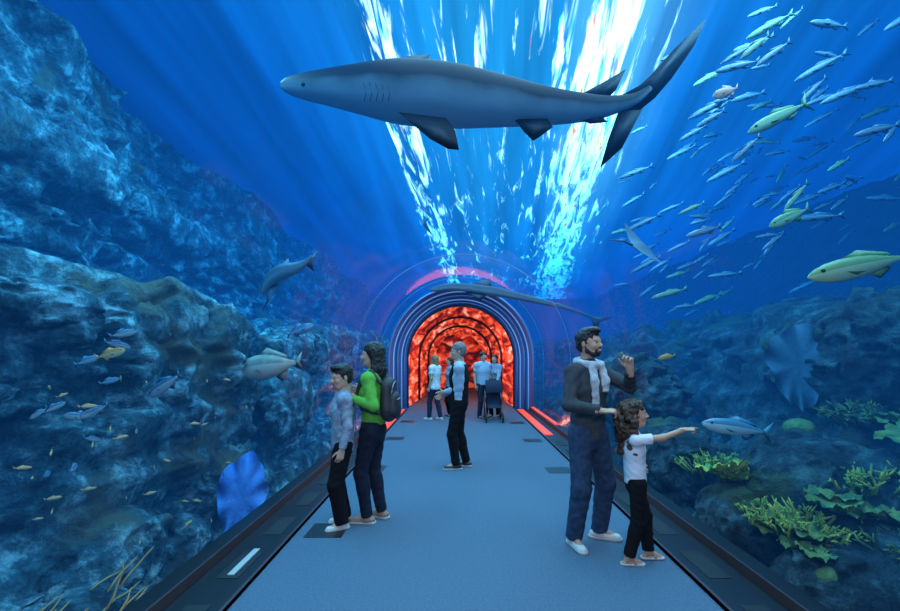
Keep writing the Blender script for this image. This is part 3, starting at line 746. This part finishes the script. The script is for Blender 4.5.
# elephant-ear corals
def fanc(name,c,w,hh,Rm,matl):
    m=MB(); V=[];Fc=[]; na,nr=72,14
    for sgn in (0,1):
        for i in range(nr+1):
            for j in range(na):
                th=2*math.pi*j/na; q=i/nr; e=1+.05*math.sin(5*th+1)+.03*math.sin(11*th)
                x=.5*w*q*e*math.cos(th); z=hh*.5+.5*hh*q*e*math.sin(th); x*=.45+.55*min(1,max(0,z/hh)*1.7)
                ph=math.atan2(x,z+.15*hh); rr=math.hypot(x,z)/hh
                y=.09*math.sin(6*ph+1)*rr+.008*math.sin(34*ph)*rr+.14*rr*rr+.08*q**4*math.sin(9*th)-.012*sgn
                V.append(A(*c)+Rm@A(x,y,z))
        o=sgn*(nr+1)*na
        for i in range(nr):
            for j in range(na): f=(o+i*na+j,o+i*na+(j+1)%na,o+(i+1)*na+(j+1)%na,o+(i+1)*na+j); Fc.append(f if sgn else f[::-1])
    m.add(V,Fc,0); m.build(name,[matl])
fanc('blue_elephant_ear_coral',(-2.38,4.6,-.40),.50,.94,rotz(.35)@roty(.12),BC)
fanc('grey_elephant_ear_coral',(4.0,5.0,1.0),.7,1.0,rotz(-.5),mat('coral_slate',(.06,.13,.20),.8,bump=.5,bscale=20))
m=MB(); r=np.random.RandomState(4)
for i in range(60):
    y=r.uniform(1.9,3.2); x=-2.2-r.rand()*.5; z=-.5+.45*r.rand(); p=A(x,y,z); pts=[p]
    d=nrm(A(.1*r.normal(),1.0,.4+.3*r.normal())); 
    for k in range(4): pts.append(pts[-1]+d*.08); d=nrm(d+r.normal(0,.2,3))
    m.tube(pts,[.009,.009,.008,.006,.003],0,6)
m.build('orange_sea_whips',[TAN])

# ------------------------------------------------ tunnel
def archpts(R,z0=0,cz=1.5,n=40,cx=CX):
    p=[(cx-R,z0)]
    for a in np.linspace(math.pi,0,n): p.append((cx+R*math.cos(a),cz+R*math.sin(a)))
    p.append((cx+R,z0)); return p
def archsurf(name,R0,y0,R1,y1,matl,z0=0,ny=2,build=True,mb=None,mi=0):
    m=mb or MB(); V=[];Fc=[]
    for i in range(ny+1):
        t=i/ny; R=R0+(R1-R0)*t; y=y0+(y1-y0)*t; ps=archpts(R,z0); V+=[(x,y,z) for x,z in ps]
    n=len(ps)
    for i in range(ny):
        for j in range(n-1): Fc.append((i*n+j,i*n+j+1,(i+1)*n+j+1,(i+1)*n+j))
    m.add(V,Fc,mi)
    return m.build(name,[matl]) if build else m
ac=bpy.data.materials.new('acrylic'); ac.use_nodes=True; nt=ac.node_tree; nt.nodes.clear()
o_=nt.nodes.new('ShaderNodeOutputMaterial'); tr=nt.nodes.new('ShaderNodeBsdfTransparent'); tr.inputs[0].default_value=(.96,.99,1,1); gl=nt.nodes.new('ShaderNodeBsdfGlossy'); gl.inputs['Roughness'].default_value=.05
lw=nt.nodes.new('ShaderNodeLayerWeight'); lw.inputs[0].default_value=.5; pw=nt.nodes.new('ShaderNodeMath'); pw.operation='POWER'; pw.inputs[1].default_value=8; mu=nt.nodes.new('ShaderNodeMath'); mu.operation='MULTIPLY_ADD'; mu.inputs[1].default_value=.36; mu.inputs[2].default_value=.006
mx=nt.nodes.new('ShaderNodeMixShader'); L=nt.links.new; L(lw.outputs['Facing'],pw.inputs[0]); L(pw.outputs[0],mu.inputs[0]); L(mu.outputs[0],mx.inputs[0]); L(tr.outputs[0],mx.inputs[1]); L(gl.outputs[0],mx.inputs[2]); L(mx.outputs[0],o_.inputs[0])
m=archsurf('',2.1,-3,2.1,12.6,ac,.08,1,False)
SEAM=mat('acrylic_seam',(.10,.26,.5),.3)
for y in (8.4,11.0): m.tube([(x,y,z) for x,z in archpts(2.10,.08)],.007,1,6)
m.build('acrylic_tunnel',[ac,SEAM])
STEEL=mat('steel_ring',(.14,.34,.62),.4,.3); DARK=mat('dark_frame',(.01,.02,.05),.35); RINGGLOW=mat('ring_glow',(.3,.5,.8),.4,emis=(.25,.5,.95),estr=.3)  # ring glow added for the pale reflected arcs, no light source there
PANEL=mat('portal_panel',(.03,.15,.40),.35,.1)
m=MB(); archsurf('',2.12,12.5,2.0,12.8,None,0,1,False,m)
archsurf('',2.0,12.8,1.85,13.0,None,0,1,False,m); archsurf('',1.85,13.0,1.62,13.3,None,0,1,False,m); 
for R,y,rd_,mi in ((2.1,12.5,.03,1),(2.0,12.75,.018,2),(1.90,12.88,.025,1),(1.80,13.05,.016,2),(1.72,13.12,.02,1),(1.63,13.25,.025,3)):
    m.tube([(x,y,z) for x,z in archpts(R)],rd_,mi,8)
m.build('tunnel_portal_frame',[PANEL,STEEL,RINGGLOW,DARK])
# red section, its red glow painted into wall colour and emission
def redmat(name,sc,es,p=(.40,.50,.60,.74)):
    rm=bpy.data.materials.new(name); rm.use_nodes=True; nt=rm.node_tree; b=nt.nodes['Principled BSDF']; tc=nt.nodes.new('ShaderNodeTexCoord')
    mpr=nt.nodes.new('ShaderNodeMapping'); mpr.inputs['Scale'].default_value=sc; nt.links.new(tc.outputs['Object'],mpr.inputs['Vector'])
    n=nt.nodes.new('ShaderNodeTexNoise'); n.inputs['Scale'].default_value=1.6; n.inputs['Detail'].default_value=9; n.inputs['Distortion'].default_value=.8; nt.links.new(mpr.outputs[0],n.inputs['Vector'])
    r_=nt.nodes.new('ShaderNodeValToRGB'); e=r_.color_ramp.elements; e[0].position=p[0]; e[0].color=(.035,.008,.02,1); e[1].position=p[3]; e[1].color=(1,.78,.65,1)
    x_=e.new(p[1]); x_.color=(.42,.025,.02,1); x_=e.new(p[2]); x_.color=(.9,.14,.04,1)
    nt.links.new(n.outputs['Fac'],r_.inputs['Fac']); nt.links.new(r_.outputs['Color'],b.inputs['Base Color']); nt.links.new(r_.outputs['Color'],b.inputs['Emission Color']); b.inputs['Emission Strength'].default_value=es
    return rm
rm=redmat('painted_red_glow_wall',(2.4,.45,2.4),.70,(.37,.47,.57,.70))
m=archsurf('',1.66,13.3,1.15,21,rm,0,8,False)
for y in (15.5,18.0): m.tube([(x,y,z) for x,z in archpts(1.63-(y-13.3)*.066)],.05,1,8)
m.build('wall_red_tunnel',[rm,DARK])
m=MB(); m.box((-2.2,21,-.1),(2.4,21.2,3.6)); m.build('wall_back',[redmat('painted_red_glow_back',(1.2,1.2,1.6),.35)],False)

CARP=mat('carpet_blue',(.080,.132,.196),.95,col2=(.103,.162,.232),nscale=60,bump=.4,bscale=350,spec=.1)
CURB=mat('curb_black',(.010,.014,.02),.4,spec=.3); SLOT=mat('floor_box_black',(.008,.009,.012),.4); EDGE=mat('edge_trim_metal',(.10,.07,.08),.4,.5)
m=MB(); m.box((-1.48,-3,-.1),(1.72,21,0)); m.build('floor',[CARP],False)
REDL=mat('red_led_strip',(.6,.05,.03),.5,emis=(1,.08,.025),estr=.9)
for nm,x0,x1 in (('trim_1',-2.02,-1.48),('trim_2',1.72,2.26)):
    m=MB(); sgn=-1 if x0<0 else 1
    inner=x1 if sgn<0 else x0; outer=x0 if sgn<0 else x1
    m.box((min(inner,outer),-3,-.12),(max(inner,outer),12.6,.03),0)
    a_,b_=sorted((outer,outer-sgn*.14)); m.box((a_,-3,.0),(b_,12.6,.10),0)
    a_,b_=sorted((inner,inner+sgn*.02)); m.box((a_,-3,.0),(b_,12.6,.036),1)
    a_,b_=sorted((outer-sgn*.14,outer-sgn*.155)); m.box((a_,-3,.0),(b_,12.6,.105),1)
    a_,b_=sorted((inner+sgn*.03,inner+sgn*.20)); m.box((a_,8.6,.03),(b_,12.5,.045),2)
    a_,b_=sorted((outer-sgn*.11,outer-sgn*.03)); m.box((a_,9.4,.10),(b_,12.5,.115),2)
    y=1.6
    while y<7.8:
        a_,b_=sorted((inner+sgn*.10,inner+sgn*.26)); m.box((a_,y,.03),(b_,y+.42,.034),3); y+=.75
    m.build(nm,[CURB,EDGE,REDL,mat('vent_grille',(.004,.005,.008),.6)],False)
m=MB()
for x,y in ((-1.21,4.02),(-1.21,8.4),(-1.21,6.2),(-1.21,10.5),(1.44,6.1),(1.44,8.2),(1.44,10.3)):
    m.box((x-.17,y-.16,-.01),(x+.17,y+.16,.004))
m.build('floor_access_hatches',[SLOT],False)
m=MB(); m.box((-1.68,3.14,.03),(-1.63,3.56,.042)); m.build('curb_label_plate',[mat('white_plate',(.40,.42,.42),.5)],False,bevel=.004)

# ------------------------------------------------ water
wv=bpy.data.materials.new('sea_water'); wv.use_nodes=True; nt=wv.node_tree; nt.nodes.clear()
o_=nt.nodes.new('ShaderNodeOutputMaterial'); va=nt.nodes.new('ShaderNodeVolumeAbsorption'); em=nt.nodes.new('ShaderNodeEmission'); ad=nt.nodes.new('ShaderNodeAddShader')
sig=A(.28,.105,.064); va.inputs['Density'].default_value=.28; va.inputs['Color'].default_value=(*(1-sig/.28),1)
asy=A(.002,.090,.54); ec=sig*asy; em.inputs['Color'].default_value=(*(ec/ec.max()),1); em.inputs['Strength'].default_value=ec.max()  # water glow put in as emission, standing in for scattered light
nt.links.new(va.outputs[0],ad.inputs[0]); nt.links.new(em.outputs[0],ad.inputs[1]); nt.links.new(ad.outputs[0],o_.inputs['Volume'])
poly=[(-9,-1.5),(-9,6.05),(11.5,6.05),(11.5,-1.5)]+[(x,z) for x,z in archpts(2.13,-1.5)][::-1]
n=len(poly); m=MB(); V=[(x,-3,z) for x,z in poly]+[(x,34,z) for x,z in poly]
Fc=[tuple(range(n)),tuple(range(n,2*n))[::-1]]+[(i,i+n,(i+1)%n+n,(i+1)%n) for i in range(n)]
m.add(V,Fc,0); wo=m.build('tank_water',[wv],False)
b2=bmesh.new(); b2.from_mesh(wo.data); bmesh.ops.recalc_face_normals(b2,faces=b2.faces[:]); bmesh.ops.triangulate(b2,faces=[f for f in b2.faces if len(f.verts)>4]); b2.to_mesh(wo.data); b2.free()
# water surface, its glow and ripple light streaks painted in as emission
ws=bpy.data.materials.new('water_surface_painted_light'); ws.use_nodes=True; nt=ws.node_tree; nt.nodes.clear(); L=nt.links.new; N=nt.nodes.new
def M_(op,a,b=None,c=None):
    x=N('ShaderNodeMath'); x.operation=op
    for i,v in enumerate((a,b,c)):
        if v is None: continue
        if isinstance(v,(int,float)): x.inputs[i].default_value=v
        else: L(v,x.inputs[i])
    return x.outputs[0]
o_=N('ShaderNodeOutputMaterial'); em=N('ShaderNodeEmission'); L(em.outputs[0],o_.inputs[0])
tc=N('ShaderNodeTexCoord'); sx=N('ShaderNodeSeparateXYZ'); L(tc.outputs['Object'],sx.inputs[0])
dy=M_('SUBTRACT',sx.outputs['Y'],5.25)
# painted light streaks fan out along the tank: u = (X-.09dy)/(1+.048dy)
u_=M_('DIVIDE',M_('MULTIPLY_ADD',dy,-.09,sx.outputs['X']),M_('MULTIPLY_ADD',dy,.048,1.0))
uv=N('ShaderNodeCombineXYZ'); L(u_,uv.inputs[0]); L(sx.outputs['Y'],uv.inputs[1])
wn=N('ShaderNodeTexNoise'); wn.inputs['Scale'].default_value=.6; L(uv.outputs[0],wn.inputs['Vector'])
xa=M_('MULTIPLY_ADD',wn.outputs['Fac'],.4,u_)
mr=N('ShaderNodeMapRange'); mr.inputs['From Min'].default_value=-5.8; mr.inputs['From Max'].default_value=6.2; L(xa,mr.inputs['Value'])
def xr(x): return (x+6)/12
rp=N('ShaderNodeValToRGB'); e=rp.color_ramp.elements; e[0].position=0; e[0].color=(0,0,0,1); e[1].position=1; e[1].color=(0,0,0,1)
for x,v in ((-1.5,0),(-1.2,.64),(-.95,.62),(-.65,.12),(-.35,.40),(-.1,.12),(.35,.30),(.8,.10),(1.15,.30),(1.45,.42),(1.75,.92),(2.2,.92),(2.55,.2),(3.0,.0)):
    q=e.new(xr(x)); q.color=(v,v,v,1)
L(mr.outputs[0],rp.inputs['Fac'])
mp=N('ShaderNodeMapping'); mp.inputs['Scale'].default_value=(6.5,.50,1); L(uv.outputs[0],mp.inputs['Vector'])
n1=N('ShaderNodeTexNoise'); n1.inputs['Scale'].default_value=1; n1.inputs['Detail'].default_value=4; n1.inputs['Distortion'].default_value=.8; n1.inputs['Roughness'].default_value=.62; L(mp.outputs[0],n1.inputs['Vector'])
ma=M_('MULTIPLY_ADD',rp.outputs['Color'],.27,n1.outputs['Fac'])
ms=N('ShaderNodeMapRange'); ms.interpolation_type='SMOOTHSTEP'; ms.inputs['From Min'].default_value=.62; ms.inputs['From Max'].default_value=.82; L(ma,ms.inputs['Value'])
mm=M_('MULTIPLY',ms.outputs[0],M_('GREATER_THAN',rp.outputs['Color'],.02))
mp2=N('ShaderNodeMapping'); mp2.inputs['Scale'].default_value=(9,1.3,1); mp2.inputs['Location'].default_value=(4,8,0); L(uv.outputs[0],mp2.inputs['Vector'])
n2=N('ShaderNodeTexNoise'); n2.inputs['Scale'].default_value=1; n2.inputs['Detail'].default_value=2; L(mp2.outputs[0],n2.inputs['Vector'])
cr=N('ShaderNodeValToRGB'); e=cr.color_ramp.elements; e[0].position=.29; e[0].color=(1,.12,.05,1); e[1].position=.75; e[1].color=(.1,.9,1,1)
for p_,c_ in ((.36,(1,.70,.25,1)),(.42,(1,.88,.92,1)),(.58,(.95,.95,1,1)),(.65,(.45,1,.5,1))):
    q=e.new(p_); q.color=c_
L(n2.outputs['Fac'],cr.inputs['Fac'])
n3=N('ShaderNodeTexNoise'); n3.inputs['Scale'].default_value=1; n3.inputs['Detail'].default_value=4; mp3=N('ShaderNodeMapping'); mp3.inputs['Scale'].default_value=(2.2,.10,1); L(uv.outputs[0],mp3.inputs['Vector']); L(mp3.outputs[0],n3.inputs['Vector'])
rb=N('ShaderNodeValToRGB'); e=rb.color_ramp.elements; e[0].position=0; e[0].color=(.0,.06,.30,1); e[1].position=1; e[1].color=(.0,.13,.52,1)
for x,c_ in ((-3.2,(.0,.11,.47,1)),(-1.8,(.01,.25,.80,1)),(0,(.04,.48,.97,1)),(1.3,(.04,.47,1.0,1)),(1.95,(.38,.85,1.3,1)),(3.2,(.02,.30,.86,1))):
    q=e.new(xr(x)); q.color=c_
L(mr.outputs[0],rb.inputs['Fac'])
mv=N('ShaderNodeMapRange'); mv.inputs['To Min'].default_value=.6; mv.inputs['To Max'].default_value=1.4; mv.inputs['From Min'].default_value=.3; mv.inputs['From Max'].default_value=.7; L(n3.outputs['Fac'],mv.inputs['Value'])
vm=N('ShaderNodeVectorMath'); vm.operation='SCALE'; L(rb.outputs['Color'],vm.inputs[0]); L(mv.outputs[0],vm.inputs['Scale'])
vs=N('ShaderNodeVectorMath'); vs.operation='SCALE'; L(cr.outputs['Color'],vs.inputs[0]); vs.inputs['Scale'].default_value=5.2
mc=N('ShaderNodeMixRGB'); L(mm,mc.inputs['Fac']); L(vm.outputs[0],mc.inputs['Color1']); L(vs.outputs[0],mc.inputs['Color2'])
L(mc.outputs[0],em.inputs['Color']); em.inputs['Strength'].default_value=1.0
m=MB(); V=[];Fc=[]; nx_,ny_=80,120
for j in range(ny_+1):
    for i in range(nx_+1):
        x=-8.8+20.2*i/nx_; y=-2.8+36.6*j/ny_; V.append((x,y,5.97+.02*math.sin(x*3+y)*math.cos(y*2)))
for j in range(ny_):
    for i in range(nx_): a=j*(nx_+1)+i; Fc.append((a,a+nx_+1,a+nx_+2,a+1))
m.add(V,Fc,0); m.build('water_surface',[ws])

# ------------------------------------------------ lights
def area(name,loc,sx,sy,pw,col,rot=(0,0,0)):
    l=bpy.data.lights.new(name,'AREA'); l.shape='RECTANGLE'; l.size=sx; l.size_y=sy; l.energy=pw; l.color=col
    o=bpy.data.objects.new(name,l); o.location=loc; o.rotation_euler=[math.radians(a) for a in rot]; S.collection.objects.link(o)
area('tank_lamp_left',(-3.0,5,5.85),.6,7,620,(.40,.80,1),(0,14,0))
area('tank_lamp_left_far',(-2.6,15,5.85),1.5,10,520,(.4,.8,1),(0,22,0))
area('tank_lamp_right',(3.4,5,5.85),1.5,8,540,(.68,.9,1),(0,-8,0))
area('tank_lamp_right_far',(4,15,5.85),2,10,230,(.5,.85,1))
area('tank_lamp_centre',(.2,6,5.9),2.4,10,260,(.8,.93,1))
area('front_fill_light',(.2,-1.6,3.1),1.6,.8,88,(.95,.97,1),(58,0,0))  # unseen fill added behind the camera to brighten the people
area('portal_lamp',(.12,11.5,3.3),1.5,.5,18,(.9,.9,1))
area('red_lamp',(.12,14.5,2.8),1.5,2.5,70,(1,.15,.06),(-20,0,0))
for x in (-2.35,2.6):
    l=bpy.data.lights.new('red_uplight','SPOT'); l.energy=260; l.color=(1,.10,.04); l.spot_size=2.2; l.shadow_soft_size=.15
    o=bpy.data.objects.new('red_uplight',l); o.location=(x,11.3,-.1); d=Vector((-1 if x<0 else 1,.3,.45)); o.rotation_euler=d.to_track_quat('-Z','Y').to_euler(); S.collection.objects.link(o)
w=bpy.data.worlds.new('w'); S.world=w; w.use_nodes=True; w.node_tree.nodes['Background'].inputs[0].default_value=(.01,.05,.16,1); w.node_tree.nodes['Background'].inputs[1].default_value=1.0
# ------------------------------------------------ camera
cd=bpy.data.cameras.new('cam'); cd.sensor_width=36; cd.lens=36*F/900; cd.shift_x=-7/900; cd.shift_y=48.5/900; cd.clip_start=.05
co=bpy.data.objects.new('camera',cd); co.location=(0,0,EH); co.rotation_euler=(math.radians(90),0,0); S.collection.objects.link(co); S.camera=co
